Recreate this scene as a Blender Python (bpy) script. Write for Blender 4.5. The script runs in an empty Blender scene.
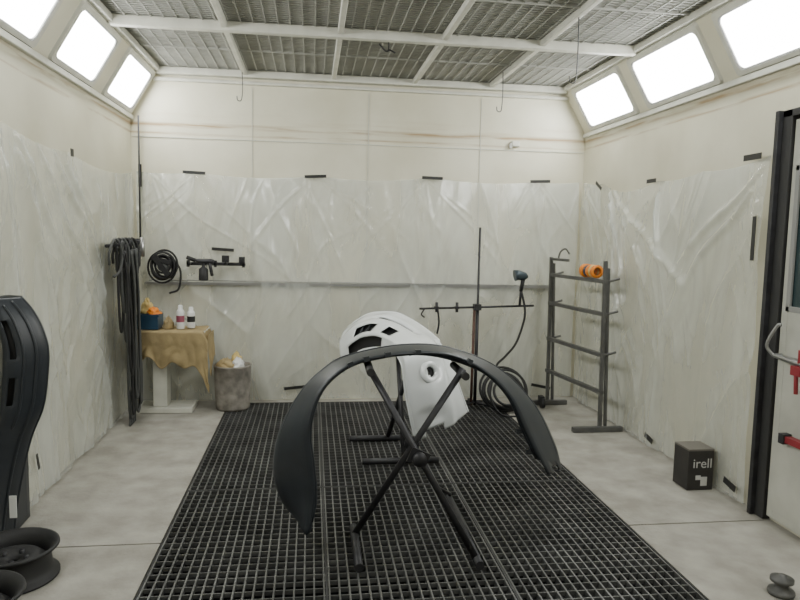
import bpy, bmesh, math, random
from mathutils import Vector, Matrix, noise
random.seed(7)
sc = bpy.context.scene

# ------------------------------------------------------------------ constants
XL, XR, YB, YN = -1.62, 2.652, 6.395, -1.6      # walls
ZW, ZC, SL = 2.605, 3.03, 0.252                 # wall top, ceiling, slope run
GX0, GX1, GY1 = -0.752, 1.775, 6.28             # grating

# ------------------------------------------------------------------ materials
def mat(name, col, rough=0.5, metal=0.0, noise_amt=0.0, noise_scale=8.0, bump=0.0,
        bump_scale=60.0, alpha=1.0, spec=0.5, coat=0.0, col2=None, detail=6):
    m = bpy.data.materials.new(name); m.use_nodes = True
    nt = m.node_tree; b = nt.nodes["Principled BSDF"]
    b.inputs["Base Color"].default_value = (*col, 1)
    b.inputs["Roughness"].default_value = rough
    b.inputs["Metallic"].default_value = metal
    b.inputs["Alpha"].default_value = alpha
    b.inputs["Specular IOR Level"].default_value = spec
    b.inputs["Coat Weight"].default_value = coat
    tc = nt.nodes.new("ShaderNodeTexCoord")
    if noise_amt > 0 or col2:
        n = nt.nodes.new("ShaderNodeTexNoise"); n.inputs["Scale"].default_value = noise_scale
        n.inputs["Detail"].default_value = detail
        nt.links.new(tc.outputs["Object"], n.inputs["Vector"])
        r = nt.nodes.new("ShaderNodeValToRGB")
        r.color_ramp.elements[0].position = 0.35; r.color_ramp.elements[1].position = 0.68
        c2 = col2 if col2 else tuple(c * (1 - noise_amt) for c in col)
        r.color_ramp.elements[0].color = (*c2, 1); r.color_ramp.elements[1].color = (*col, 1)
        nt.links.new(n.outputs["Fac"], r.inputs["Fac"])
        nt.links.new(r.outputs["Color"], b.inputs["Base Color"])
    if bump > 0:
        n2 = nt.nodes.new("ShaderNodeTexNoise"); n2.inputs["Scale"].default_value = bump_scale
        n2.inputs["Detail"].default_value = 4
        nt.links.new(tc.outputs["Object"], n2.inputs["Vector"])
        bp = nt.nodes.new("ShaderNodeBump"); bp.inputs["Strength"].default_value = bump
        bp.inputs["Distance"].default_value = 0.01
        nt.links.new(n2.outputs["Fac"], bp.inputs["Height"])
        nt.links.new(bp.outputs["Normal"], b.inputs["Normal"])
    return m

def wall_mat():
    m = mat("wall_painted_steel", (0.74, 0.715, 0.58), 0.45, col2=(0.62, 0.59, 0.455), noise_scale=1.6, bump=0.05, detail=8)
    nt = m.node_tree; b = nt.nodes["Principled BSDF"]
    src = b.inputs["Base Color"].links[0].from_socket
    tc = nt.nodes.new("ShaderNodeTexCoord"); sep = nt.nodes.new("ShaderNodeSeparateXYZ")
    nt.links.new(tc.outputs["Object"], sep.inputs[0])
    def math_(op, a, bb):
        x = nt.nodes.new("ShaderNodeMath"); x.operation = op
        for i, v in enumerate((a, bb)):
            if v is None: continue
            if isinstance(v, (int, float)): x.inputs[i].default_value = v
            else: nt.links.new(v, x.inputs[i])
        return x.outputs[0]
    # rust creeping out of the horizontal panel joints, grime near the floor
    for z0, width, scl, lo, amt, off in ((2.545, 34.0, 1.8, .42, .95, 3), (2.47, 60.0, 2.3, .42, .7, 7), (2.58, 10.0, 1.1, .46, .3, 13), (0.0, 1.1, 2.0, .30, .35, 21)):
        mp = nt.nodes.new("ShaderNodeMapping"); mp.inputs["Scale"].default_value = (1.0, 1.0, 16 if z0 > 1 else 1.5); mp.inputs["Location"].default_value = (off, off, 0)
        nt.links.new(tc.outputs["Object"], mp.inputs["Vector"])
        n = nt.nodes.new("ShaderNodeTexNoise"); n.inputs["Scale"].default_value = scl; n.inputs["Detail"].default_value = 6
        nt.links.new(mp.outputs[0], n.inputs["Vector"])
        dz = math_('ABSOLUTE', math_('SUBTRACT', sep.outputs["Z"], z0), None)
        cl = nt.nodes.new("ShaderNodeClamp"); nt.links.new(math_('SUBTRACT', 1.0, math_('MULTIPLY', dz, width)), cl.inputs[0])
        th = nt.nodes.new("ShaderNodeMapRange"); th.inputs[1].default_value = lo; th.inputs[2].default_value = lo+.16
        nt.links.new(n.outputs["Fac"], th.inputs[0])
        f = math_('MULTIPLY', math_('MULTIPLY', cl.outputs[0], th.outputs[0]), amt)
        mx = nt.nodes.new("ShaderNodeMixRGB"); mx.inputs[2].default_value = (0.33, 0.21, 0.085, 1) if z0 > 1 else (.30, .29, .25, 1)
        nt.links.new(f, mx.inputs[0]); nt.links.new(src, mx.inputs[1]); src = mx.outputs[0]
    nt.links.new(src, b.inputs["Base Color"])
    return m

def sheet_mat():
    m = mat("plastic_sheet", (0.81, 0.845, 0.82), 0.15, alpha=0.4, spec=1.0, coat=.3)
    nt = m.node_tree; b = nt.nodes["Principled BSDF"]
    tc = nt.nodes.new("ShaderNodeTexCoord")
    def nz(scale, sc_, rot, det):
        mp = nt.nodes.new("ShaderNodeMapping"); mp.inputs["Scale"].default_value = sc_; mp.inputs["Rotation"].default_value = rot
        nt.links.new(tc.outputs["Object"], mp.inputs["Vector"])
        n = nt.nodes.new("ShaderNodeTexNoise"); n.inputs["Scale"].default_value = scale; n.inputs["Detail"].default_value = det
        n.inputs["Distortion"].default_value = .6
        nt.links.new(mp.outputs[0], n.inputs["Vector"]); return n.outputs["Fac"]
    a = nz(2.0, (1.6, 1.6, .5), (.4, .4, 0), 5)
    r = nt.nodes.new("ShaderNodeMapRange"); r.inputs[1].default_value = .36; r.inputs[2].default_value = .66
    r.inputs[3].default_value = .24; r.inputs[4].default_value = .48
    nt.links.new(a, r.inputs[0]); nt.links.new(r.outputs[0], b.inputs["Alpha"])
    c = nz(6, (1.5, 1.5, .5), (-.6, -.6, 0), 4)
    bp = nt.nodes.new("ShaderNodeBump"); bp.inputs["Strength"].default_value = .3; bp.inputs["Distance"].default_value = .015
    nt.links.new(c, bp.inputs["Height"]); nt.links.new(bp.outputs["Normal"], b.inputs["Normal"])
    return m

def emis(name, col, st):
    m = bpy.data.materials.new(name); m.use_nodes = True; b = m.node_tree.nodes["Principled BSDF"]
    b.inputs["Base Color"].default_value = (.8, .8, .8, 1)
    b.inputs["Emission Color"].default_value = (*col, 1); b.inputs["Emission Strength"].default_value = st
    return m

M_WALL = wall_mat()
M_TRIM = mat("trim_paint", (0.67, 0.665, 0.59), 0.4, noise_amt=.15)
M_FLOOR = mat("concrete", (0.41, 0.395, 0.35), 0.8, col2=(0.28, 0.265, 0.23), noise_scale=5, bump=.35, bump_scale=40, detail=14)
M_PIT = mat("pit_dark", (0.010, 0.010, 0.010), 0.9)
M_GRATE = mat("grating_steel", (0.17, 0.172, 0.168), 0.42, metal=0.4, noise_amt=.45, noise_scale=4)
M_GRATE2 = mat("grating_frame_steel", (0.045, 0.045, 0.045), 0.55, metal=0.3)
M_FILT = mat("ceiling_filter", (0.42, 0.42, 0.38), 0.9, col2=(0.30, 0.30, 0.27), noise_scale=5, bump=.3)
M_WIRE = mat("filter_wire", (0.40, 0.40, 0.37), 0.55)
M_SHEET = sheet_mat()
M_LAMP = emis("lightbox_glass", (0.985, 1.0, 0.965), 22)
M_GASK = mat("gasket_grey", (0.30, 0.30, 0.29), 0.6)
M_BLK = mat("black_plastic_primer", (0.024, 0.029, 0.036), 0.43, noise_amt=.2, noise_scale=10)
M_BLK2 = mat("black_rubber", (0.016, 0.016, 0.017), 0.6)
M_HOSE = mat("grey_hose", (0.07, 0.073, 0.072), 0.5)
M_TAPE = mat("black_tape", (0.02, 0.02, 0.02), 0.5)
M_WHITE = mat("white_car_paint", (0.76, 0.79, 0.80), 0.2, coat=.6)
M_STAND = mat("stand_steel", (0.05, 0.05, 0.055), 0.5, metal=.4, noise_amt=.4, noise_scale=14)
M_RACK = mat("rack_steel_grey", (0.13, 0.13, 0.125), 0.5, metal=.3, noise_amt=.3, noise_scale=10)
M_RUST = mat("rusty_tube", (0.14, 0.07, 0.05), 0.7, noise_amt=.5, noise_scale=12)
M_KRAFT = mat("masking_paper", (0.42, 0.32, 0.16), 0.8, noise_amt=.25, noise_scale=9, bump=.5, bump_scale=18)
M_BLUE = mat("blue_plastic", (0.02, 0.06, 0.11), 0.4)
M_ORANGE = mat("orange_tape", (0.80, 0.24, 0.02), 0.5)
M_YEL = mat("yellow_cloth", (0.65, 0.50, 0.20), 0.8)
M_CAN = mat("can_white", (0.75, 0.75, 0.74), 0.3)
M_CANR = mat("can_label", (0.30, 0.08, 0.12), 0.4)
M_BIN = mat("dirty_bin", (0.36, 0.33, 0.29), 0.7, noise_amt=.5, noise_scale=12, bump=.4)
M_STEEL = mat("bright_steel", (0.40, 0.40, 0.40), 0.35, metal=.9)
M_RED = mat("red_paint", (0.30, 0.03, 0.04), 0.4)
M_BOXS = mat("carton_black", (0.035, 0.032, 0.03), 0.6, noise_amt=.3)
M_BOXT = mat("carton_top", (0.14, 0.13, 0.11), 0.7)
M_INK = mat("white_ink", (0.55, 0.55, 0.53), 0.6)
M_TEAL = mat("dark_glass", (0.03, 0.055, 0.06), 0.12)
M_DOOR = mat("door_paint", (0.56, 0.56, 0.50), 0.45, noise_amt=.2, noise_scale=4)
M_BLULAMP = mat("blue_grey_metal", (0.05, 0.07, 0.085), 0.4, metal=.3)

# ------------------------------------------------------------------ mesh builder
class B:
    def __init__(s, name):
        s.name = name; s.bm = bmesh.new(); s.mats = []
    def mi(s, m):
        if m not in s.mats: s.mats.append(m)
        return s.mats.index(m)
    def face(s, vs, m, smooth=False):
        try:
            f = s.bm.faces.new(vs)
        except ValueError:
            return None
        f.material_index = s.mi(m); f.smooth = smooth; return f
    def box(s, x0, x1, y0, y1, z0, z1, m, M=None):
        c = [(x, y, z) for z in (z0, z1) for y in (y0, y1) for x in (x0, x1)]
        v = [s.bm.verts.new(M @ Vector(p) if M else p) for p in c]
        for q in ((0, 2, 3, 1), (4, 5, 7, 6), (0, 1, 5, 4), (2, 6, 7, 3), (0, 4, 6, 2), (1, 3, 7, 5)):
            s.face([v[i] for i in q], m)
    def beam(s, p, q, w, h, m):
        p, q = Vector(p), Vector(q); d = q - p; L = d.length
        M = Matrix.Translation(p) @ d.to_track_quat('X', 'Z').to_matrix().to_4x4()
        s.box(0, L, -w/2, w/2, -h/2, h/2, m, M)
    def tube(s, pts, r, m, seg=10, closed=False):
        pts = [Vector(p) for p in pts]; n = len(pts); rings = []; up = None
        for i, p in enumerate(pts):
            a = pts[i-1] if (i > 0 or closed) else p
            b = pts[(i+1) % n] if (i < n-1 or closed) else p
            t = (b - a).normalized()
            if up is None:
                up = t.orthogonal().normalized()
            up = (up - t * up.dot(t))
            up = up.normalized() if up.length > 1e-6 else t.orthogonal().normalized()
            w = t.cross(up)
            rr = r[i] if isinstance(r, (list, tuple)) else r
            rings.append([s.bm.verts.new(p + (up*math.cos(k*2*math.pi/seg) + w*math.sin(k*2*math.pi/seg))*rr) for k in range(seg)])
        for i in range(n if closed else n-1):
            A, C = rings[i], rings[(i+1) % n]
            for k in range(seg):
                s.face([A[k], A[(k+1) % seg], C[(k+1) % seg], C[k]], m, True)
        if not closed:
            s.face(list(reversed(rings[0])), m); s.face(rings[-1], m)
    def lathe(s, base, axis, prof, m, seg=24):
        base = Vector(base); axis = Vector(axis).normalized(); u = axis.orthogonal().normalized(); w = axis.cross(u)
        rings = []
        for r, h in prof:
            rings.append([s.bm.verts.new(base + axis*h + (u*math.cos(k*2*math.pi/seg) + w*math.sin(k*2*math.pi/seg))*max(r, 1e-4)) for k in range(seg)])
        for i in range(len(rings)-1):
            for k in range(seg):
                s.face([rings[i][k], rings[i][(k+1) % seg], rings[i+1][(k+1) % seg], rings[i+1][k]], m, True)
        return rings
    def loft(s, rows, m, skip=None, matf=None):
        vs = [[s.bm.verts.new(p) for p in r] for r in rows]
        nr, nc = len(rows), len(rows[0])
        for i in range(nr-1):
            for j in range(nc-1):
                if skip and skip((i+.5)/(nr-1), (j+.5)/(nc-1)): continue
                mm = matf((i+.5)/(nr-1), (j+.5)/(nc-1)) if matf else m
                s.face([vs[i][j], vs[i][j+1], vs[i+1][j+1], vs[i+1][j]], mm, True)
    def finish(s, solid=0, bevel=0, parent=None):
        bm = s.bm
        loose = [v for v in bm.verts if not v.link_faces]
        bmesh.ops.delete(bm, geom=loose, context='VERTS')
        bmesh.ops.recalc_face_normals(bm, faces=bm.faces)
        co = [v.co for v in bm.verts]
        mn = Vector((min(c.x for c in co), min(c.y for c in co), min(c.z for c in co)))
        mx = Vector((max(c.x for c in co), max(c.y for c in co), max(c.z for c in co)))
        o0 = Vector(((mn.x+mx.x)/2, (mn.y+mx.y)/2, mn.z)) if s.name.split('_')[0] not in ('wall', 'floor', 'ceiling') else Vector((0, 0, 0))
        for v in bm.verts: v.co -= o0
        me = bpy.data.meshes.new(s.name); bm.to_mesh(me); bm.free()
        for m in s.mats: me.materials.append(m)
        o = bpy.data.objects.new(s.name, me); sc.collection.objects.link(o); o.location = o0
        if bevel:
            b = o.modifiers.new("bevel", 'BEVEL'); b.width = bevel; b.segments = 2; b.limit_method = 'ANGLE'
        if solid:
            d = o.modifiers.new("solid", 'SOLIDIFY'); d.thickness = solid; d.offset = 0
        if parent:
            o.parent = parent; o.matrix_parent_inverse = Matrix.Translation(-parent.location)
        return o

def cr(pts, n=6):
    P = [Vector(p) for p in pts]; P = [2*P[0]-P[1]] + P + [2*P[-1]-P[-2]]; out = []
    for i in range(1, len(P)-2):
        for k in range(n):
            t = k/n; a, b, c, d = P[i-1], P[i], P[i+1], P[i+2]
            out.append(.5*((2*b)+(c-a)*t+(2*a-5*b+4*c-d)*t*t+(3*b-a-3*c+d)*t**3))
    out.append(P[-2]); return out

def lin(pts, n, smooth=2):
    """straight facets with slightly rounded creases"""
    P = [Vector(p) for p in pts]; out = []
    for a, c in zip(P, P[1:]):
        for k in range(n): out.append(a.lerp(c, k/n))
    out.append(P[-1])
    for _ in range(smooth):
        out = [out[0]] + [out[i]*.5+(out[i-1]+out[i+1])*.25 for i in range(1, len(out)-1)] + [out[-1]]
    return out

def surf(ctrl, nr, nc, fa=cr, fb=cr):
    a = [fa(r, nc) for r in ctrl]
    cols = [fb([a[i][j] for i in range(len(a))], nr) for j in range(len(a[0]))]
    return [[cols[j][i] for j in range(len(cols))] for i in range(len(cols[0]))]

# ------------------------------------------------------------------ room shell
b = B("wall_back")
b.face([b.bm.verts.new(p) for p in ((XL, YB, -.3), (XR, YB, -.3), (XR, YB, ZW), (XR-SL, YB, ZC+.03), (XL+SL, YB, ZC+.03), (XL, YB, ZW))], M_WALL)
b.finish()
for nm, x, sx in (("wall_left", XL, 1), ("wall_right", XR, -1)):
    b = B(nm)
    v = [b.bm.verts.new(p) for p in ((x, YN, -.3), (x, YB, -.3), (x, YB, ZW), (x, YN, ZW), (x+sx*SL, YB, ZC), (x+sx*SL, YN, ZC), (x+sx*SL, YB, ZC+.03), (x+sx*SL, YN, ZC+.03))]
    b.face(v[:4], M_WALL); b.face([v[3], v[2], v[4], v[5]], M_WALL); b.face([v[5], v[4], v[6], v[7]], M_WALL)
    b.finish()
b = B("wall_front")
b.face([b.bm.verts.new(p) for p in ((XL, YN, -.3), (XR, YN, -.3), (XR, YN, ZW), (XR-SL, YN, ZC+.03), (XL+SL, YN, ZC+.03), (XL, YN, ZW))], M_WALL)
b.finish()
b = B("ceiling")
b.box(XL+SL, XR-SL, YN, YB, ZC+.03, ZC+.06, M_FILT); b.finish()
b = B("floor")
g = .006
for x0, x1 in ((XL, GX0), (GX1, XR)):
    for y0, y1 in ((YN, .9), (.9, 3.42), (3.42, YB)):
        b.box(x0, x1, y0+g, y1-g, -.12, 0, M_FLOOR)
b.box(GX0, GX1, GY1, YB, -.12, -.001, M_FLOOR)
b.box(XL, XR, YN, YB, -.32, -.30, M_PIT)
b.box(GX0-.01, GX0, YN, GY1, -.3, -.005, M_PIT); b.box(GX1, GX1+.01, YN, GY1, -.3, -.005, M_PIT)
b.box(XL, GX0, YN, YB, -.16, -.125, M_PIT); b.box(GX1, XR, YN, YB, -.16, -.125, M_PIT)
b.finish()

# floor grating
b = B("floor_grating")
seams_x = [GX0, .08, .925, GX1]; seams_y = [YN, .0, 2.07, 4.13, GY1]
for i in range(3):
    x0, x1 = seams_x[i]+.012, seams_x[i+1]-.012; n = 18
    for k in range(n+1):
        x = x0+(x1-x0)*k/n; b.box(x-.004, x+.004, YN, GY1, -.032, -.002, M_GRATE)
for j in range(4):
    y0, y1 = seams_y[j]+.012, seams_y[j+1]-.012; n = int((y1-y0)/.062)
    for k in range(n+1):
        y = y0+(y1-y0)*k/n; b.box(GX0+.005, GX1-.005, y-.0025, y+.0025, -.024, -.003, M_GRATE)
for x in seams_x: b.box(x-.005, x+.005, YN, GY1, -.05, .0, M_GRATE2)
for y in seams_y[1:]: b.box(GX0, GX1, y-.008, y+.008, -.05, .0, M_GRATE2)
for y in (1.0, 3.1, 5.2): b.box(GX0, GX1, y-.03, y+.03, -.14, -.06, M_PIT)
b.finish()

# ceiling grille wires + beams
b = B("ceiling_grille")
y = YN+.03
while y < YB: b.box(XL+SL, XR-SL, y-.0025, y+.0025, ZC+.012, ZC+.017, M_WIRE); y += .042
x = XL+SL+.02
while x < XR-SL: b.box(x-.0035, x+.0035, YN, YB, ZC+.006, ZC+.012, M_WIRE); x += .085
for y in (5.62, 4.15, 2.6): b.box(XL+SL, XR-SL, y-.006, y+.006, ZC, ZC+.012, M_WIRE)
b.finish()
BX = [-.61, .19, .94, 1.67]
b = B("trim_1")
for x in BX: b.box(x-.020, x+.020, YN, YB-.05, ZC-.035, ZC+.012, M_TRIM)
for y in (1.9, 4.92): b.box(XL+SL, XR-SL, y-.030, y+.030, ZC-.055, ZC+.012, M_TRIM)
for y in (3.35, .4): b.box(XL+SL, XR-SL, y-.015, y+.015, ZC-.015, ZC+.012, M_TRIM)
b.finish(bevel=.006)
b = B("trim_2")
b.box(XL+SL-.02, XR-SL+.02, YB-.09, YB-.005, ZC-.05, ZC+.012, M_TRIM)
b.box(XL+SL-.05, XR-SL+.05, YB-.045, YB-.004, ZC-.105, ZC-.075, M_TRIM)
b.finish(bevel=.008)
b = B("trim_3")
for x, sx in ((XL, 1), (XR, -1)):
    b.box(min(x+sx*.002, x+sx*.03), max(x+sx*.002, x+sx*.03), YN+.01, YB-.01, ZW-.03, ZW+.01, M_TRIM)
    xx = x+sx*SL; b.box(xx-.025, xx+.025, YN+.01, YB-.1, ZC-.035, ZC+.01, M_TRIM)
b.finish(bevel=.005)
b = B("trim_4")
b.box(XL+.01, XR-.01, YB-.008, YB-.001, 2.43, 2.437, M_TRIM)
for x in (-.55, .52, 1.6): b.box(x-.003, x+.003, YB-.006, YB-.001, 0, 2.9, M_TRIM)
b.finish()

# ------------------------------------------------------------------ slope light windows
def rrect(u0, u1, v0, v1, r, n=5):
    out = []
    for cx, cy, a0 in ((u1-r, v1-r, 0), (u0+r, v1-r, 90), (u0+r, v0+r, 180), (u1-r, v0+r, 270)):
        for k in range(n+1):
            a = math.radians(a0+90*k/n); out.append((cx+r*math.cos(a), cy+r*math.sin(a)))
    return out
LN = math.hypot(SL, ZC-ZW)
def window(idx, side, y0, y1):
    x, sx = (XL, 1) if side == 'L' else (XR, -1)
    e = Vector((sx*SL/LN, 0, (ZC-ZW)/LN)); n = Vector((sx*(ZC-ZW)/LN, 0, -SL/LN)); o = Vector((x, 0, ZW))
    P = lambda u, v, d: o + Vector((0, u, 0)) + e*v + n*d
    b = B("window_%d" % idx)
    def ring(A, da, C, dc, m):
        va = [b.bm.verts.new(P(u, v, da)) for u, v in A]; vc = [b.bm.verts.new(P(u, v, dc)) for u, v in C]
        for k in range(len(A)):
            b.face([va[k], va[(k+1) % len(A)], vc[(k+1) % len(A)], vc[k]], m)
    o0 = rrect(y0-.055, y1+.055, .018, .455, .03); o1 = rrect(y0-.045, y1+.045, .028, .445, .03)
    i1 = rrect(y0-.010, y1+.010, .054, .412, .05); i0 = rrect(y0, y1, .064, .402, .045)
    ring(o0, .001, o1, .018, M_TRIM); ring(o1, .018, i1, .018, M_TRIM); ring(i1, .018, i0, .012, M_GASK); ring(i0, .012, i0, .004, M_GASK)
    b.face([b.bm.verts.new(P(u, v, .004)) for u, v in i0], M_LAMP)
    return b.finish()
i = 1
for k in range(6):
    window(i, 'L', 5.55-1.05*k, 6.27-1.05*k); i += 1
for k in range(6):
    window(i, 'R', 5.31-1.12*k, 6.17-1.12*k); i += 1

# ------------------------------------------------------------------ plastic sheeting
def seg_d(px, py, a, c):
    ax, ay = a; bx, by = c; dx, dy = bx-ax, by-ay
    t = max(0, min(1, ((px-ax)*dx+(py-ay)*dy)/(dx*dx+dy*dy)))
    return math.hypot(px-ax-t*dx, py-ay-t*dy), t
def sheet(name, u0, u1, topf, pos, seed, folds, nu=240, nv=120, bot=.012, amp=1.0):
    b = B(name); rows = []
    for j in range(nv+1):
        row = []
        for i_ in range(nu+1):
            u = u0+(u1-u0)*i_/nu; zt = topf(u); z = bot+(zt-bot)*j/nv
            d = .032
            wx = u+.25*noise.noise((u*1.1+seed, z*.9, 4)); wz = z+.2*noise.noise((u*1.3, z*1.1+seed, 8))
            d += amp*.020*noise.noise((wx*2.2+seed, wz*.6, seed))
            d += amp*.006*noise.noise((wx*8+seed+z*1.5, wz*1.2, seed+3))
            d += amp*.002*noise.noise((wx*20-z*5, wz*3, seed+5))
            rg = 1-abs(noise.noise((wx*2.0+wz*.9, wz*.6-wx*.4, seed+9)))*2.8
            d += amp*.018*max(0, rg)**4
            rg2 = 1-abs(noise.noise((wx*4.5-wz*1.6+5, wz*.9+wx*.5, seed+19)))*2.8
            d += amp*.008*max(0, rg2)**4
            for (a, c, wd, am) in folds:
                dd, t = seg_d(wx, z, a, c)
                if dd < .3: d += am*math.exp(-(dd/(wd*(.4+t)))**2)*(1-.7*t)
            e = min(1, (zt-z)/.25); d = .012+(d-.012)*(.25+.75*e)
            row.append(pos(u, z, max(d, .005)))
        rows.append(row)
    b.loft(rows, M_SHEET); return b.finish()
def sag(pts):
    def f(u):
        for (a, za), (c, zc) in zip(pts, pts[1:]):
            if a <= u <= c:
                t = (u-a)/(c-a); return za+(zc-za)*t-.035*(1-(2*t-1)**2)*(c-a)
        return pts[-1][1] if u > pts[-1][0] else pts[0][1]
    return f
random.seed(3)
def rfolds(tapes, n, lean=.5, k=1.0):
    F = []
    for _ in range(n):
        t = random.choice(tapes); ln = random.uniform(.4, 1.7); an = random.uniform(-lean, lean)
        F.append(((t[0]+random.uniform(-.06, .06), t[1]), (t[0]+ln*math.sin(an), t[1]-ln*math.cos(an)), random.uniform(.010, .022), k*random.uniform(.006, .016)))
    return F
TB = [(-1.56, 2.12), (-1.06, 2.13), (.03, 2.13), (1.13, 2.15), (2.19, 2.14), (2.62, 2.15)]
SB = sheet("plastic_sheet", -1.57, 2.60, sag(TB), lambda u, z, d: (u, YB-min(d, .07)-.004, z), 2.0, rfolds(TB, 42, 1.0, .95), nu=400, nv=180)
TL = [(1.2, 2.16), (2.6, 2.16), (3.8, 2.14), (4.75, 2.10), (6.3, 2.10)]
lf = rfolds(TL, 20, .9) + [((3.9, 2.1), (4.9, 1.0), .04, .05), ((4.2, 2.1), (5.2, .9), .03, .05), ((4.5, 2.1), (5.5, .8), .03, .045),
     ((3.9, 2.0), (4.7, .5), .04, .05), ((4.7, 2.05), (5.3, 1.1), .03, .045), ((3.7, 2.1), (3.9, .9), .03, .035), ((4.0, 2.1), (4.4, .7), .025, .035)]
SLt = sheet("plastic_sheet", 1.2, 6.33, sag(TL), lambda u, z, d: (XL+min(d, .072)+.003, u, z), 12.0, lf, nu=460, nv=160, amp=1.1)
TR = [(3.62, 2.10), (4.3, 2.07), (4.91, 2.05), (5.5, 2.0), (5.87, 2.10), (6.3, 2.14)]
rf = rfolds(TR, 20, .8) + [((5.8, 2.08), (4.9, 1.2), .03, .055), ((5.8, 2.0), (5.0, .6), .03, .055), ((5.6, 1.9), (4.4, 1.3), .03, .05),
     ((3.7, 2.05), (4.6, 1.3), .03, .04), ((3.8, 1.9), (4.7, .9), .035, .035), ((5.75, 1.9), (5.2, .3), .03, .05), ((5.7, 1.5), (4.9, .3), .03, .035), ((4.9, 2.0), (4.6, .9), .02, .035)]
SR = sheet("plastic_sheet", 3.62, 6.32, sag(TR), lambda u, z, d: (XR-d-.004, u, z), 22.0, rf, nu=320, nv=160, amp=1.2)

# tape strips
b = B("tape_strips")
def tb(x, z, w=.2, h=.028, a=0.0):
    M = Matrix.Translation((x, YB-.066, z)) @ Matrix.Rotation(a, 4, 'Y'); b.box(-w/2, w/2, -.002, .002, -h/2, h/2, M_TAPE, M)
for x, z, a in ((-1.06, 2.12, .03), (.03, 2.12, -.06), (1.13, 2.14, .02), (2.19, 2.14, -.04), (-.81, 1.43, .05), (-.15, .13, -.1), (2.28, .12, .2)): tb(x, z, a=a)
tb(-1.53, 2.08, .03, .2)
b.finish(parent=SB)
b = B("ledge_and_shadow_line")      # ledge, and a thin grey strip added over the film as its shadow line
b.tube([(XL+.16, YB-.078, 1.145), (.3, YB-.078, 1.138), (XR-.30, YB-.078, 1.130)], .005, M_GASK, 6)
b.box(XL+.12, XR-.25, YB-.05, YB-.001, 1.10, 1.125, M_GASK)
b.finish(parent=SB)
def ts(x, y, z, w=.2, h=.03, a=0):
    M = Matrix.Translation((x, y, z)) @ Matrix.Rotation(a, 4, 'X'); b.box(-.002, .002, -w/2, w/2, -h/2, h/2, M_TAPE, M)
b = B("tape_strips")
for y, z, w, h, a in ((5.87, 2.08, .14, .03, .5), (4.91, 2.05, .14, .03, 0), (3.72, 2.10, .16, .035, 0), (3.66, 1.62, .03, .26, 0), (4.73, .08, .12, .04, .2), (3.72, .1, .12, .04, .2)): ts(XR-.07, y, z, w, h, a)
b.finish(parent=SR)
b = B("tape_strips")
for y, z, w, h, a in ((4.7, 2.09, .05, .05, 0), (6.1, 1.1, .03, .2, 0), (3.7, .25, .02, .12, 0), (4.0, .25, .02, .1, .3)): ts(XL+.06, y, z, w, h, a)
b.finish(parent=SLt)

# ------------------------------------------------------------------ wall bits
b = B("wall_sensor"); b.box(1.90, 1.98, YB-.05, YB-.001, 2.465, 2.52, M_TRIM); b.box(1.885, 1.91, YB-.04, YB-.001, 2.45, 2.50, M_CAN); b.finish(bevel=.008)
for x, y, L in ((-.62, 6.20, .24), (1.61, 5.72, .32), (1.67, 4.22, .40)):
    b = B("ceiling_hook"); z = ZC-.03
    b.tube(cr([(x, y, z), (x+.004, y, z-L*.5), (x, y, z-L+.03), (x-.012, y, z-L-.01), (x-.04, y, z-L-.005), (x-.045, y, z-L+.03)], 5), .004, M_HOSE, 6); b.finish()
b = B("ceiling_hook"); b.tube(cr([(.48, 5.05, 2.99), (.53, 5.05, 2.94), (.56, 5.05, 2.95), (.6, 5.05, 2.93)], 4), .006, M_BLK2, 6)
b.tube([(.55, 5.05, 2.95), (.55, 5.05, 3.03)], .005, M_BLK2, 6); b.finish()

# ------------------------------------------------------------------ near black bumper on X stand
near = [(-.015, 3.15, .14), (.012, 3.16, .31), (0, 3.16, .49), (-.015, 3.16, .66), (.035, 3.18, .82), (.13, 3.21, .925), (.27, 3.24, .985), (.50, 3.30, 1.005), (.72, 3.35, .985), (.92, 3.40, .885), (1.07, 3.43, .74), (1.18, 3.46, .54), (1.32, 3.49, .28)]
far = [(-.05, 3.36, .13), (-.14, 3.37, .22), (-.185, 3.36, .40), (-.155, 3.36, .60), (-.06, 3.39, .78), (.045, 3.42, .885), (.17, 3.46, .955), (.48, 3.53, 1.005), (.76, 3.60, .975), (1.07, 3.67, .845), (1.31, 3.72, .62), (1.45, 3.75, .38), (1.505, 3.76, .22)]
ctr = Vector((.62, 3.4, .25)); ctrl = []
for k, (p, q) in enumerate(zip(near, far)):
    p, q = Vector(p), Vector(q); out = ((p+q)/2-ctr); out.y = 0; out.normalize()
    back = Vector((.02, .16, 0)); li = .022 if k < 4 or k > 10 else .010
    ctrl.append([p-out*li+Vector((0, .03, 0)), p, p.lerp(q, .3)+out*.010, p.lerp(q, .65)+out*.012, q, q+back*.6-out*.03, q+back-out*.085])
rows = surf(ctrl, 6, 3)
b = B("black_bumper")
b.loft(rows, M_BLK, skip=lambda u, v: (u < .035 and v > .75) or (u > .975 and (v < .15)) or (.985 < u and .35 < v < .5))
for t in (.46, .50, .55, .60, .71):
    p = rows[int(t*(len(rows)-1))][3]; q = rows[int(t*(len(rows)-1))+1][3]; d = (q-p).normalized()
    b.beam(p-d*.012+Vector((0, 0, .004)), p+d*.012+Vector((0, 0, .004)), .02, .022, M_BLK)
for t in (.93, .97):
    r = rows[int(t*(len(rows)-1))]; b.beam(r[0], r[0]-Vector((.03, 0, .0)), .02, .02, M_BLK)
b.tube([rows[k][1] for k in range(2, len(rows)-3)], .006, M_BLK, 6)
b.tube([rows[k][9].lerp(rows[k][12], .5)+Vector((0, 0, .004)) for k in range(2, len(rows)-3)], .005, M_BLK, 6)
b.finish(solid=.005)

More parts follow.
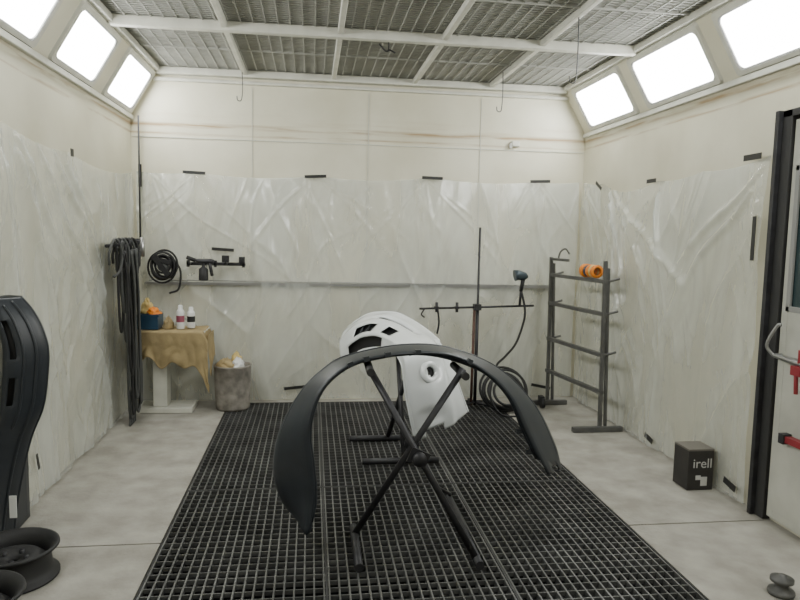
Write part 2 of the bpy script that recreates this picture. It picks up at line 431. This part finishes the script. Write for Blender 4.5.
b = B("bumper_stand")
b.tube([(.285, 3.22, .945), (.81, 3.07, .03)], .017, M_STAND, 12)
b.tube([(.775, 3.30, .925), (.235, 3.38, .03)], .017, M_STAND, 12)
b.tube([(.235, 3.03, .022), (.235, 3.48, .022)], .022, M_STAND, 12)
b.tube([(.815, 3.00, .022), (.835, 3.84, .022)], .022, M_STAND, 12)
b.tube([(.285, 3.14, .94), (.30, 3.60, .92)], .02, M_BLK2, 12)
b.tube([(.775, 3.24, .895), (.79, 3.62, .88)], .02, M_BLK2, 12)
b.lathe((.525, 3.09, .52), (0, 1, 0), [(0, 0), (.035, 0), (.035, .02), (.018, .02), (.018, .25), (.038, .25), (.038, .28), (0, .28)], M_STAND, 16)
b.beam((.48, 3.13, .54), (.57, 3.13, .50), .012, .075, M_STAND)
b.tube([(.835, 3.84, .022), (.835, 3.80, .06), (.66, 3.36, .28), (.54, 3.33, .50)], .010, M_STAND, 8)
b.finish()

# ------------------------------------------------------------------ white bumper on its stand
# rows run from the near wheel-arch end, over the nose, to the far end; columns run from the lower lip to the bonnet edge
W = [[(.735, 4.54, .15), (.75, 4.50, .17), (.88, 4.46, .235), (.99, 4.46, .29), (1.105, 4.50, .37)],
     [(.69, 4.52, .33), (.70, 4.47, .345), (.85, 4.43, .40), (.96, 4.44, .44), (1.065, 4.51, .48)],
     [(.65, 4.52, .52), (.66, 4.46, .54), (.82, 4.42, .59), (.92, 4.46, .61), (1.02, 4.54, .625)],
     [(.63, 4.52, .70), (.64, 4.46, .745), (.79, 4.46, .785), (.89, 4.54, .78), (.975, 4.62, .765)],
     [(.60, 4.64, .76), (.61, 4.58, .83), (.76, 4.64, .855), (.87, 4.72, .845), (.945, 4.80, .825)],
     [(.54, 4.80, .76), (.55, 4.77, .855), (.69, 4.88, .895), (.80, 4.95, .885), (.90, 5.00, .865)],
     [(.47, 4.95, .74), (.475, 4.94, .865), (.60, 5.04, .93), (.71, 5.10, .935), (.815, 5.15, .92)],
     [(.38, 5.10, .69), (.385, 5.10, .83), (.47, 5.18, .935), (.58, 5.23, .975), (.68, 5.27, .985)],
     [(.31, 5.22, .61), (.295, 5.24, .74), (.32, 5.29, .86), (.40, 5.34, .925), (.47, 5.40, .965)],
     [(.255, 5.36, .52), (.235, 5.38, .62), (.23, 5.41, .72), (.26, 5.46, .79), (.31, 5.52, .84)]]
WR = surf([[Vector(p) for p in r] for r in W], 10, 12, lambda r, n: lin(r, n, 3), lambda r, n: lin(r, n, 10))
NR, NC = len(WR), len(WR[0])
def nrm(i_, j):
    a = WR[min(i_+1, NR-1)][j]-WR[max(i_-1, 0)][j]; r = WR[i_]; c = r[min(j+1, NC-1)]-r[max(j-1, 0)]
    n = a.cross(c).normalized()
    return -n if n.dot(Vector((-.1, -.8, .6))) < 0 else n
NM = [[nrm(i_, j) for j in range(NC)] for i_ in range(NR)]
FU, FV = .275, .56
for i_ in range(NR):
    for j in range(NC):
        v = j/(NC-1); u = i_/(NR-1); d = 0
        if u > .5: d -= .022*math.exp(-((v-.66)/.05)**4)*math.exp(-((u-.66)/.14)**6)
        d -= .030*math.exp(-(((u-FU)/.050)**2+((v-FV)/.14)**2))
        d -= .012/(1+math.exp((v-.80-.10*u)*-80))*(1 if u < .45 else 0)
        d -= .018*math.exp(-(((u-.09)/.035)**4+((v-.48)/.16)**4))
        WR[i_][j] = WR[i_][j]+NM[i_][j]*d
b = B("white_bumper")
def wskip(u, v):
    if .60 < u < .90 and .05 < v < .21: return True      # lower intake
    if .72 < u < .86 and .29 < v < .44: return True      # grille mouth
    if .57 < u < .79 and .63 < v < .69: return True      # long upper slot
    if .57 < u < .64 and .29 < v < .44: return True
    if (u-FU)**2/.030**2 + (v-FV)**2/.080**2 < 1: return True   # fog lamp
    if (u-.36)**2/.010**2 + (v-.34)**2/.03**2 < 1: return True
    if .37 < u < .39 and .66 < v < .74: return True
    if u < .03 and .36 < v < .60: return True            # tab notch of the wheel-arch end
    return False
b.loft(WR, M_WHITE, skip=wskip)
inner = [[WR[i_][j]-NM[i_][j]*.035 for j in range(NC)] for i_ in range(NR)]
b.loft([r[2:-2] for r in inner[4:-3]], M_BLK2)
ci = int(FU*(NR-1)); cj = int(FV*(NC-1)); p = WR[ci][cj]; n = NM[ci][cj]
b.lathe(p-n*.004, n, [(.036, .000), (.040, .012), (.048, .020), (.060, .024), (.072, .016), (.080, .004)], M_WHITE, 32)
b.lathe(p-n*.016, n, [(.0, .004), (.030, .006), (.037, .0)], M_BLK2, 18)
for k in (66, 70, 74):
    b.tube([inner[k][j]+NM[k][j]*.018 for j in range(12, 24)], .005, M_BLK, 6)
b.tube([WR[k][0] for k in range(0, NR-8)], .005, M_WHITE, 8)
b.tube([WR[k][-1] for k in range(0, NR-2)], .005, M_WHITE, 8)
b.finish(solid=.004)

b = B("bumper_stand")
b.tube([(.36, 4.52, .022), (.90, 4.52, .022)], .022, M_STAND, 12)
b.tube([(.30, 5.05, .022), (.70, 5.05, .022)], .022, M_STAND, 12)
b.tube([(.66, 4.56, .03), (.66, 5.06, .77)], .018, M_STAND, 12)
b.tube([(.60, 5.05, .03), (.70, 4.68, .66)], .018, M_STAND, 12)
b.tube([(.50, 5.10, .77), (.74, 5.12, .81)], .02, M_BLK2, 12)
b.tube([(.69, 4.68, .66), (.86, 4.68, .66)], .02, M_BLK2, 12)
b.finish()

# ------------------------------------------------------------------ left bumper standing on end
edge = [(-1.50, 3.5, .005), (-1.46, 3.5, .27), (-1.40, 3.5, .53), (-1.335, 3.5, .70), (-1.31, 3.5, .86), (-1.303, 3.5, 1.0), (-1.33, 3.5, 1.11), (-1.37, 3.5, 1.19), (-1.42, 3.5, 1.255)]
ctrl = []
for k, p in enumerate(edge):
    p = Vector(p); w = .9+.3*math.sin(k/8*math.pi)
    ctrl.append([Vector((-1.535, 3.80, p.z*.98+.003)), Vector((-1.53, 3.60, p.z)), Vector((max(-1.53, p.x-.12*w), 3.41-.04*w, p.z)), p+Vector((-.03, -.06, 0)), p, p+Vector((-.02, .05, -.0))])
LR = surf(ctrl, 8, 5)
b = B("black_bumper")
b.loft(LR, M_BLK, skip=lambda u, v: (.60 < u < .82 and .42 < v < .50) or (.40 < u < .52 and .44 < v < .50))
b.loft([[p+Vector((-.012, .035, 0)) for p in r[5:18]] for r in LR[1:-1]], M_BLK2)
b.tube([r[20] for r in LR[1:]], .006, M_BLK, 6)
b.tube([r[15]+Vector((0, -.004, 0)) for r in LR[2:-2]], .006, M_BLK, 6)
b.tube([r[13]+Vector((0, -.004, 0)) for r in LR[20:-4]], .005, M_BLK, 6)
b.box(-1.475, -1.445, 3.425, 3.428, .16, .27, M_CAN)
b.finish(solid=.005)
def rim(x, y, z=0):
    b = B("steel_wheel_rim")
    b.lathe((x, y, z), (0, 0, 1), [(.185, .0), (.195, .004), (.195, .014), (.175, .02), (.165, .05), (.16, .09), (.168, .125), (.19, .135), (.197, .142), (.195, .152), (.185, .152), (.158, .128), (.150, .09), (.155, .05), (.165, .012), (.185, .0)], M_BLK2, 36)
    b.lathe((x, y, z), (0, 0, 1), [(.152, .07), (.12, .10), (.09, .112), (.06, .09), (.032, .088), (.032, .06)], M_BLK2, 36)
    for k in range(5):
        a = k*2*math.pi/5; b.lathe((x+.06*math.cos(a), y+.06*math.sin(a), z+.085), (0, 0, 1), [(.012, 0), (.012, .02), (0, .02)], M_STAND, 8)
    b.finish()
rim(-1.345, 3.13); rim(-1.33, 2.715)

# ------------------------------------------------------------------ left corner: hoses, regulator, pipe
b = B("hanging_air_hoses")
random.seed(11)
bots = [.80, .95, .62, .45, .70, .30, .10, .22, .05, .35, .08, .15, .28, .5]
for k in range(14):
    y0 = 5.24+.040*k+random.uniform(-.03, .03); x0 = -1.475+.018*(k % 4); bot = bots[k]; w = random.uniform(.06, .13)
    zt = 1.47+random.uniform(-.06, .03); zm = (bot+zt)/2; yc = 5.46+.025*k
    def j_(): return random.uniform(-.03, .03)
    pts = [(x0, y0, zt), (x0+.01, y0*.6+yc*.4+j_(), zm+.25), (x0+.012, y0*.5+yc*.5+j_(), bot+.18), (x0+.012, y0*.5+yc*.5+w*.5, bot), (x0+.012, y0*.5+yc*.5+w+j_()*.5, bot+.18), (x0-.01, y0*.6+yc*.4+w+j_(), zm+.25), (x0, y0+.04, zt+.01)]
    b.tube(cr(pts, 8), .0105, M_HOSE if k % 3 else M_BLK2, 8)
for k in range(6):
    y1 = 5.60+.03*k
    pts = [(-1.47, 5.50+.05*k, 1.46), (-1.455, y1+random.uniform(-.04, .04), 1.0), (-1.46, y1+random.uniform(-.04, .04), .5), (-1.475, y1+.05, .08), (-1.45, y1-.06, .014)]
    b.tube(cr(pts, 8), .0105, M_BLK2 if k % 2 else M_HOSE, 8)
for k in range(6):
    y = 5.25+.095*k; r = random.uniform(.06, .12)
    b.tube(cr([(-1.50, y, 1.48-r*2), (-1.49, y-.03, 1.42), (-1.46, y+.02, 1.525), (-1.43, y+.08, 1.43), (-1.44, y+.07, 1.48-r*2.5), (-1.48, y+.03, 1.46-r*3)], 5), .0105, M_BLK2 if k % 2 else M_HOSE, 8)
b.tube([(-1.515, 5.24, 1.47), (-1.515, 5.86, 1.47)], .014, M_STAND, 8)
for y in (5.26, 5.55, 5.84): b.tube([(-1.515, y, 1.47), (-1.43, y, 1.48), (-1.42, y, 1.51)], .010, M_STAND, 8)
b.finish()
b = B("air_regulator")
b.box(-1.535, -1.50, 6.10, 6.24, 1.36, 1.46, M_STAND)
b.lathe((-1.495, 6.02, 1.28), (0, 0, 1), [(0, 0), (.03, 0), (.034, .03), (.034, .13), (.022, .14), (.022, .2), (.03, .2), (.03, .24), (0, .24)], M_STAND, 14)
b.lathe((-1.48, 6.14, 1.36), (0, 0, 1), [(0, 0), (.025, 0), (.028, .10), (.02, .12), (.02, .17), (0, .17)], M_STEEL, 14)
b.tube([(-1.515, 6.12, 1.40), (-1.49, 6.02, 1.40)], .014, M_STEEL, 8)
b.tube([(-1.525, YB-.11, 1.46), (-1.525, YB-.11, 2.60)], .008, M_STAND, 8)
b.tube(cr([(-1.525, YB-.11, 1.46), (-1.525, 6.24, 1.42), (-1.51, 6.20, 1.42)], 4), .008, M_STAND, 8)
b.finish()
b = B("hose_reel")
c0 = Vector((-1.30, 6.14, 1.28))
for k in range(6):
    r = .075+.011*k; yo = .016*(k % 3)-.02
    pts = [c0+Vector((r*.92*math.cos(a*math.pi/14)+.015*math.sin(k*2.1), yo, r*1.05*math.sin(a*math.pi/14)+.02*math.cos(k*1.7))) for a in range(28)]
    b.tube(pts, .0095, M_BLK2, 8, closed=True)
b.lathe(c0+Vector((0, -.05, 0)), (0, 1, 0), [(0, 0), (.03, 0), (.045, .02), (.05, .14), (0, .14)], M_HOSE, 18)
b.beam(c0+Vector((-.07, -.03, .09)), c0+Vector((.05, -.03, -.08)), .05, .045, M_BLK2)
b.beam(c0+Vector((-.02, -.04, .06)), c0+Vector((.07, -.04, .03)), .04, .035, M_BLK2)
b.tube(cr([c0+Vector((.11, 0, .04)), c0+Vector((.15, -.01, -.05)), c0+Vector((.13, 0, -.2)), c0+Vector((.05, 0, -.24))], 6), .009, M_BLK2, 8)
b.tube([c0+Vector((0, .05, .0)), c0+Vector((0, .17, 0))], .02, M_STAND, 8)
b.finish()

# gun rack on back wall
b = B("spray_gun_rack")
b.box(-1.12, -.60, 6.25, 6.28, 1.285, 1.315, M_STAND)
for x in (-1.11, -.87, -.62): b.box(x-.012, x+.012, 6.25, 6.31, 1.27, 1.33, M_STAND)
for x in (-1.08, -.93, -.76, -.63):
    b.tube(cr([(x, 6.25, 1.31), (x, 6.17, 1.30), (x, 6.14, 1.35)], 4), .007, M_STAND, 6)
b.box(-.80, -.74, 6.17, 6.23, 1.32, 1.38, M_BLK2); b.box(-.65, -.60, 6.17, 6.23, 1.31, 1.37, M_BLK2)
b.tube([(-1.11, 6.20, 1.36), (-1.03, 6.20, 1.33)], .018, M_BLK2, 8)
b.finish(bevel=.003)
b = B("spray_gun")
gx, gy, gz = -.93, 6.11, 1.33
b.tube([(gx-.09, gy, gz+.01), (gx-.06, gy, gz), (gx+.05, gy, gz), (gx+.07, gy, gz)], [.01, .022, .022, .014], M_STAND, 12)
b.tube([(gx+.03, gy, gz), (gx+.055, gy, gz-.13)], [.016, .014], M_STAND, 10)
b.lathe((gx-.02, gy, gz-.17), (0, 0, 1), [(0, 0), (.04, 0), (.042, .01), (.04, .10), (.015, .12), (.012, .17)], M_BLK2, 16)
b.tube(cr([(gx+.015, gy, gz-.02), (gx+.005, gy, gz-.06), (gx+.02, gy, gz-.09)], 4), .005, M_STEEL, 6)
b.finish()

# ------------------------------------------------------------------ bench with masking paper
b = B("work_bench")
b.box(-1.50, -.92, 5.94, 6.26, .69, .725, M_TRIM)
b.box(-1.37, -1.25, 5.99, 6.15, .05, .69, M_TRIM)
b.box(-1.40, -1.22, 5.96, 6.18, .62, .69, M_TRIM)
b.box(-1.51, -1.03, 5.94, 6.22, 0.002, .05, M_TRIM)
WB = b.finish(bevel=.006)
rows = []
for j in range(46):
    row = []
    for i_ in range(64):
        u = i_/63; x = -1.52+.635*u
        if j < 18: y = 6.25-.34*j/17; z = .733+.006*noise.noise((x*9, y*9, 1))
        else:
            k = (j-17)/28; drop = .26+.12*u*u+.05*noise.noise((x*6, 0, 4))+.03*math.sin(u*21)
            y = 5.905-.012-.03*k*abs(noise.noise((x*9, k*2, 2)))*2+.015*k; z = .733-drop*k
            x += .02*k*noise.noise((x*4, k*3, 8))
        if u > .93: z -= (u-.93)*1.5*(1+.2*math.sin(j)); 
        row.append((x, y, z))
    rows.append(row)
b = B("masking_paper"); b.loft(rows, M_KRAFT)
rows2 = []
for j in range(20):
    row = []
    for i_ in range(24):
        y = 5.91+.33*i_/23; k = j/19
        row.append((-.885+.02*k*noise.noise((y*9, k*2, 6))+.012*k, y, .70-(.30+.08*math.sin(y*16))*k))
    rows2.append(row)
b.loft(rows2, M_KRAFT); b.finish(solid=.003, parent=WB)
b = B("blue_storage_tray")
b.box(-1.50, -1.31, 5.94, 6.16, .742, .752, M_BLUE)
for q in ((-1.50, -1.49, 5.94, 6.16), (-1.32, -1.31, 5.94, 6.16), (-1.49, -1.32, 5.94, 5.95), (-1.49, -1.32, 6.15, 6.16)): b.box(*q, .752, .865, M_BLUE)
b.box(-1.51, -1.30, 5.93, 5.94, .85, .87, M_BLUE); b.box(-1.47, -1.33, 5.96, 6.14, .752, .84, M_BLK2)
b.finish()
def rag(name, cx, cy, cz, rx, ry, h, m, seed):
    b = B(name); rows = []
    for j in range(13):
        a = j/12*math.pi/2; row = []
        for k in range(25):
            t = k/24*2*math.pi; n = 1+.5*noise.noise((math.cos(t)*2.2+seed, math.sin(t)*2.2, j*.3+seed))
            row.append((cx+rx*math.sin(a)*math.cos(t)*n, cy+ry*math.sin(a)*math.sin(t)*n, cz+h*math.cos(a)*(1+.5*noise.noise((math.cos(t)*3, math.sin(t)*3, seed+j*.4)))))
        rows.append(row)
    b.loft(rows, m); return b.finish()
rag("cleaning_rag", -1.36, 6.02, .87, .055, .06, .05, M_ORANGE, 1)
rag("cleaning_rag", -1.43, 6.08, .87, .05, .05, .11, M_YEL, 5)
rag("cleaning_rag", -1.24, 6.04, .742, .045, .05, .09, M_KRAFT, 8)
for x, y, h, m in ((-1.13, 5.99, .19, M_CANR), (-1.05, 6.05, .17, M_BLK2)):
    b = B("spray_can")
    b.lathe((x, y, .742), (0, 0, 1), [(0, 0), (.032, 0), (.034, .006), (.034, h*.32)], M_CAN, 18)
    b.lathe((x, y, .742), (0, 0, 1), [(.0345, h*.32), (.0345, h*.62)], m, 18)
    b.lathe((x, y, .742), (0, 0, 1), [(.034, h*.62), (.034, h*.8), (.026, h*.88), (.020, h*.9), (.020, h*1.05), (.014, h*1.1), (0, h*1.1)], M_CAN, 18)
    b.finish()
b = B("rubbish_bin")
b.lathe((-.70, 6.10, .004), (0, 0, 1), [(0, 0), (.145, 0), (.15, .02), (.158, .2), (.162, .38), (.168, .385), (.168, .40), (.158, .40), (.15, .2), (.14, .03), (0, .03)], M_BIN, 30)
b.lathe((-.70, 6.10, .004), (0, 0, 1), [(.156, .34), (.10, .36), (0, .37)], M_BLK2, 20)
BIN = b.finish()
for q in ((-.75, 6.06, .385, .085, .08, .07, M_KRAFT, 12), (-.65, 6.07, .385, .06, .07, .08, M_CAN, 15), (-.67, 6.15, .385, .05, .05, .11, M_YEL, 18)):
    o = rag("crumpled_paper", *q); o.parent = BIN; o.matrix_parent_inverse = Matrix.Translation(-BIN.location)

# ------------------------------------------------------------------ pole stand with lamp
b = B("spray_pole_stand")
px, py = 1.53, 6.02
b.tube([(px, py, .02), (px, py, 1.68)], .011, M_STAND, 10)
b.tube([(px-.035, py, .02), (px-.03, py, .92)], .013, M_RUST, 10)
b.tube([(px, py, .04), (px, py, .95)], .016, M_STAND, 10)
b.tube([(.98, py-.02, .93), (2.06, py-.02, .965)], .010, M_STAND, 10)
b.box(px-.04, px+.025, py-.045, py+.03, .92, .975, M_STAND)
for a in (90, 210, 330):
    b.tube([(px, py, .05), (px+.24*math.cos(math.radians(a)), py+.24*math.sin(math.radians(a)), .016)], .013, M_STAND, 8)
for x in (1.14, 1.33):
    b.tube([(x, py-.02, .99), (x, py-.02, .90)], .014, M_STAND, 8); b.box(x-.025, x+.018, py-.035, py-.005, .93, .953, M_STAND)
b.tube(cr([(1.15, py-.02, .93), (1.165, py-.02, .8), (1.15, py-.02, .70)], 5), .009, M_STAND, 8)
b.tube(cr([(1.03, py-.02, .93), (1.0, py-.02, .88), (1.03, py-.02, .85)], 5), .007, M_STAND, 8)
b.finish()
b = B("infrared_lamp")
b.tube([(1.86, 5.98, 1.245), (1.89, 5.98, 1.25), (1.96, 5.98, 1.24), (1.985, 5.98, 1.235)], [.052, .049, .036, .015], M_BLULAMP, 16)
b.tube([(1.945, 5.98, 1.23), (1.925, 5.98, 1.10)], [.02, .016], M_BLK2, 10)
b.tube([(1.925, 5.98, 1.10), (1.92, 5.985, .972)], .012, M_STAND, 10)
b.tube(cr([(1.925, 5.96, 1.1), (1.955, 5.94, .95), (1.95, 5.94, .82), (1.88, 5.93, .62), (1.78, 5.92, .50), (1.70, 5.91, .42), (1.70, 5.90, .30)], 6), .011, M_BLK2, 8)
b.finish()
b = B("coiled_hose"); random.seed(5)
for k in range(9):
    r = .10+.012*k; c0 = Vector((1.77+.02*math.sin(k*2), 5.83+.010*k, .20+.010*math.sin(k*3)))
    pts = []
    for a in range(30):
        t = a*2*math.pi/30; pts.append(c0+Vector((r*1.1*math.cos(t), .08*math.sin(t), r*math.sin(t)*.95-.02)))
    zmin = min(p.z for p in pts); pts = [p+Vector((0, 0, max(0, .014-zmin))) for p in pts]
    b.tube(pts, .0115, M_BLK2, 8, closed=True)
b.tube(cr([(1.63, 5.8, .3), (1.61, 5.75, .15), (1.70, 5.68, .015), (1.90, 5.66, .013), (2.0, 5.8, .013)], 6), .010, M_BLK2, 8)
b.finish()

# ------------------------------------------------------------------ trestle rack
b = B("parts_drying_rack")
A = Vector((2.41, 5.20, 0)); C = Vector((2.28, 6.10, 0)); dv = (C-A)
def on(t, z): return A+dv*t+Vector((0, 0, z))
for t in (0, 1):
    p = A+dv*t
    b.beam(p+Vector((-.012, 0, .03)), p+Vector((-.03, 0, 1.42)), .03, .03, M_RACK)
    b.beam(p+Vector((.045, .02, .03)), p+Vector((.005, .02, 1.36)), .025, .025, M_RACK)
    b.beam(p+Vector((-.26, -.03, .025)), p+Vector((.17, -.03, .025)), .045, .04, M_RACK)
for z in (1.25, .98, .64, .33): b.beam(on(-.02, z)-Vector((.02, 0, 0)), on(1.02, z)-Vector((.02, 0, 0)), .04, .032, M_RACK)
b.beam(on(.65, 1.40)-Vector((.03, 0, 0)), on(1.0, 1.40)-Vector((.03, 0, 0)), .025, .025, M_RACK)
for t, z in ((0, 1.25), (0, .98), (0, .64), (1, 1.25), (1, .98), (1, .64)):
    p = on(t, z); b.tube([p, p+Vector((.09, -.02, .03))], .011, M_RACK, 8)
b.tube(cr([on(.92, 1.40), on(.92, 1.47)+Vector((.02, 0, 0)), on(.9, 1.50)+Vector((.06, 0, 0)), on(.88, 1.45)+Vector((.09, 0, 0))], 4), .009, M_RACK, 8)
b.finish(bevel=.003)
b = B("masking_tape_rolls")
def roll(p, ax, r, h, m): b.lathe(p, ax, [(r*.65, 0), (r, 0), (r, h), (r*.65, h), (r*.65, 0)], m, 24)
q = on(.14, 1.325); dn = dv.normalized()
roll(q-Vector((.02, 0, 0)), dv, .055, .035, M_ORANGE); roll(q+dn*.04-Vector((.02, 0, 0)), dv, .055, .02, M_YEL); roll(q+dn*.065-Vector((.02, 0, 0)), dv, .055, .04, M_ORANGE)
roll(q+dn*.16-Vector((.02, 0, 0)), dv, .058, .04, M_ORANGE); roll(q+dn*.115-Vector((.02, 0, 0)), dv, .05, .035, M_BLUE)
b.finish()
b = B("caster_wheel"); b.lathe((2.15, 5.95, .05), (1, 0, 0), [(0, 0), (.048, 0), (.048, .03), (0, .03)], M_BLK2, 20); b.box(2.145, 2.185, 5.94, 6.02, .05, .11, M_STAND); b.finish()

# ------------------------------------------------------------------ carton
root = bpy.data.objects.new("cardboard_box", None); sc.collection.objects.link(root); root.location = (2.50, 3.96, 0)
b = B("carton"); b.box(2.40, 2.575, 3.88, 4.05, .003, .26, M_BOXS); b.box(2.40, 2.575, 3.88, 4.05, .26, .272, M_BOXT)
b.box(2.49, 2.535, 3.8785, 3.88, .03, .09, M_INK); b.box(2.455, 2.49, 3.8785, 3.88, .07, .10, M_INK)
b.finish(bevel=.003, parent=root)
cu = bpy.data.curves.new("lettering", 'FONT'); cu.body = "irell"; cu.size = .088; cu.extrude = .0006; cu.materials.append(M_INK)
t = bpy.data.objects.new("lettering", cu); sc.collection.objects.link(t); t.parent = root
t.location = (2.43-2.50, 3.8785-3.96, .15); t.rotation_euler = (math.radians(90), 0, 0)

# ------------------------------------------------------------------ steel flange near right
b = B("steel_flange")
b.lathe((2.14, 2.66, .002), (0, 0, 1), [(0, 0), (.055, 0), (.058, .01), (.055, .02), (.03, .025), (.028, .05), (.035, .055), (.05, .06), (.05, .075), (.02, .08), (.018, .09), (0, .09)], M_RACK, 24)
b.finish()

# ------------------------------------------------------------------ door and frame, right
b = B("door_1")
yA, yZ = 2.40, 3.42
x0, x1 = XR-.035, XR-.005
b.box(x0, x1, yA, 2.52, .03, 2.27, M_DOOR); b.box(x0, x1, 3.37, yZ, .03, 2.27, M_DOOR)
b.box(x0, x1, 2.52, 3.37, .03, 1.24, M_DOOR); b.box(x0, x1, 2.52, 3.37, 2.0, 2.27, M_DOOR)
b.box(x0+.012, x0+.02, 2.51, 3.38, 1.23, 2.01, M_TEAL)
for y0_, y1_, z0_, z1_ in ((2.50, 2.54, 1.22, 2.02), (3.355, 3.385, 1.22, 2.02), (2.50, 3.385, 1.22, 1.25), (2.50, 3.385, 1.99, 2.02)): b.box(x0-.006, x0+.01, y0_, y1_, z0_, z1_, M_GASK)
b.box(x0-.006, x0, yA+.02, yZ-.02, .08, .5, M_DOOR)
b.finish(bevel=.004)
b = B("trim_5")
b.box(XR-.05, XR-.002, 3.43, 3.53, 0.002, 2.33, M_GRATE2); b.box(XR-.05, XR-.002, 2.28, 2.38, 0.002, 2.33, M_GRATE2)
b.box(XR-.05, XR-.002, 2.28, 3.53, 2.29, 2.33, M_GRATE2); b.box(XR-.08, XR-.05, 3.50, 3.53, .002, 2.33, M_STAND)
b.finish(bevel=.003)
b = B("door_latch")
hx = XR-.05
b.tube([(hx-.01, 3.36, .975), (hx-.05, 3.36, .975), (hx-.05, 2.95, .95)], .013, M_STEEL, 10)
b.tube(cr([(hx-.05, 3.37, .97), (hx-.075, 3.40, 1.03), (hx-.05, 3.36, 1.14), (hx-.04, 3.34, 1.15)], 5), .009, M_STEEL, 10)
b.box(hx-.07, hx-.03, 3.14, 3.21, .90, .95, M_RED)
b.tube([(hx-.05, 3.19, .92), (hx-.05, 3.18, .80)], .011, M_RED, 8)
b.tube([(hx-.05, 3.17, .93), (hx-.06, 3.16, 1.04)], .009, M_RED, 8)
b.box(hx-.03, hx+.01, 3.05, 3.34, .95, .975, M_STEEL)
b.box(hx-.03, hx+.01, 3.02, 3.28, .51, .545, M_RED); b.box(hx-.04, hx+.01, 3.26, 3.30, .50, .555, M_STAND)
b.finish(bevel=.003)

# ------------------------------------------------------------------ camera
psi, th, ro, f = 0.1325, 0.0974, 0.0207, 669.1
F = Vector((math.sin(psi)*math.cos(th), math.cos(psi)*math.cos(th), -math.sin(th)))
R = Vector((math.cos(psi), -math.sin(psi), 0)); U = R.cross(F)
c_, s_ = math.cos(ro), math.sin(ro); R, U = R*c_+U*s_, U*c_-R*s_
cd = bpy.data.cameras.new("camera"); cam = bpy.data.objects.new("camera", cd); sc.collection.objects.link(cam)
cam.matrix_world = Matrix(((R[0], U[0], -F[0], 0), (R[1], U[1], -F[1], 0), (R[2], U[2], -F[2], 1.6), (0, 0, 0, 1)))
cd.sensor_width = 36; cd.lens = f/800*36; cd.clip_start = .05; sc.camera = cam
w = bpy.data.worlds.new("world"); w.use_nodes = True; w.node_tree.nodes["Background"].inputs[0].default_value = (.5, .55, .6, 1); w.node_tree.nodes["Background"].inputs[1].default_value = .3; sc.world = w
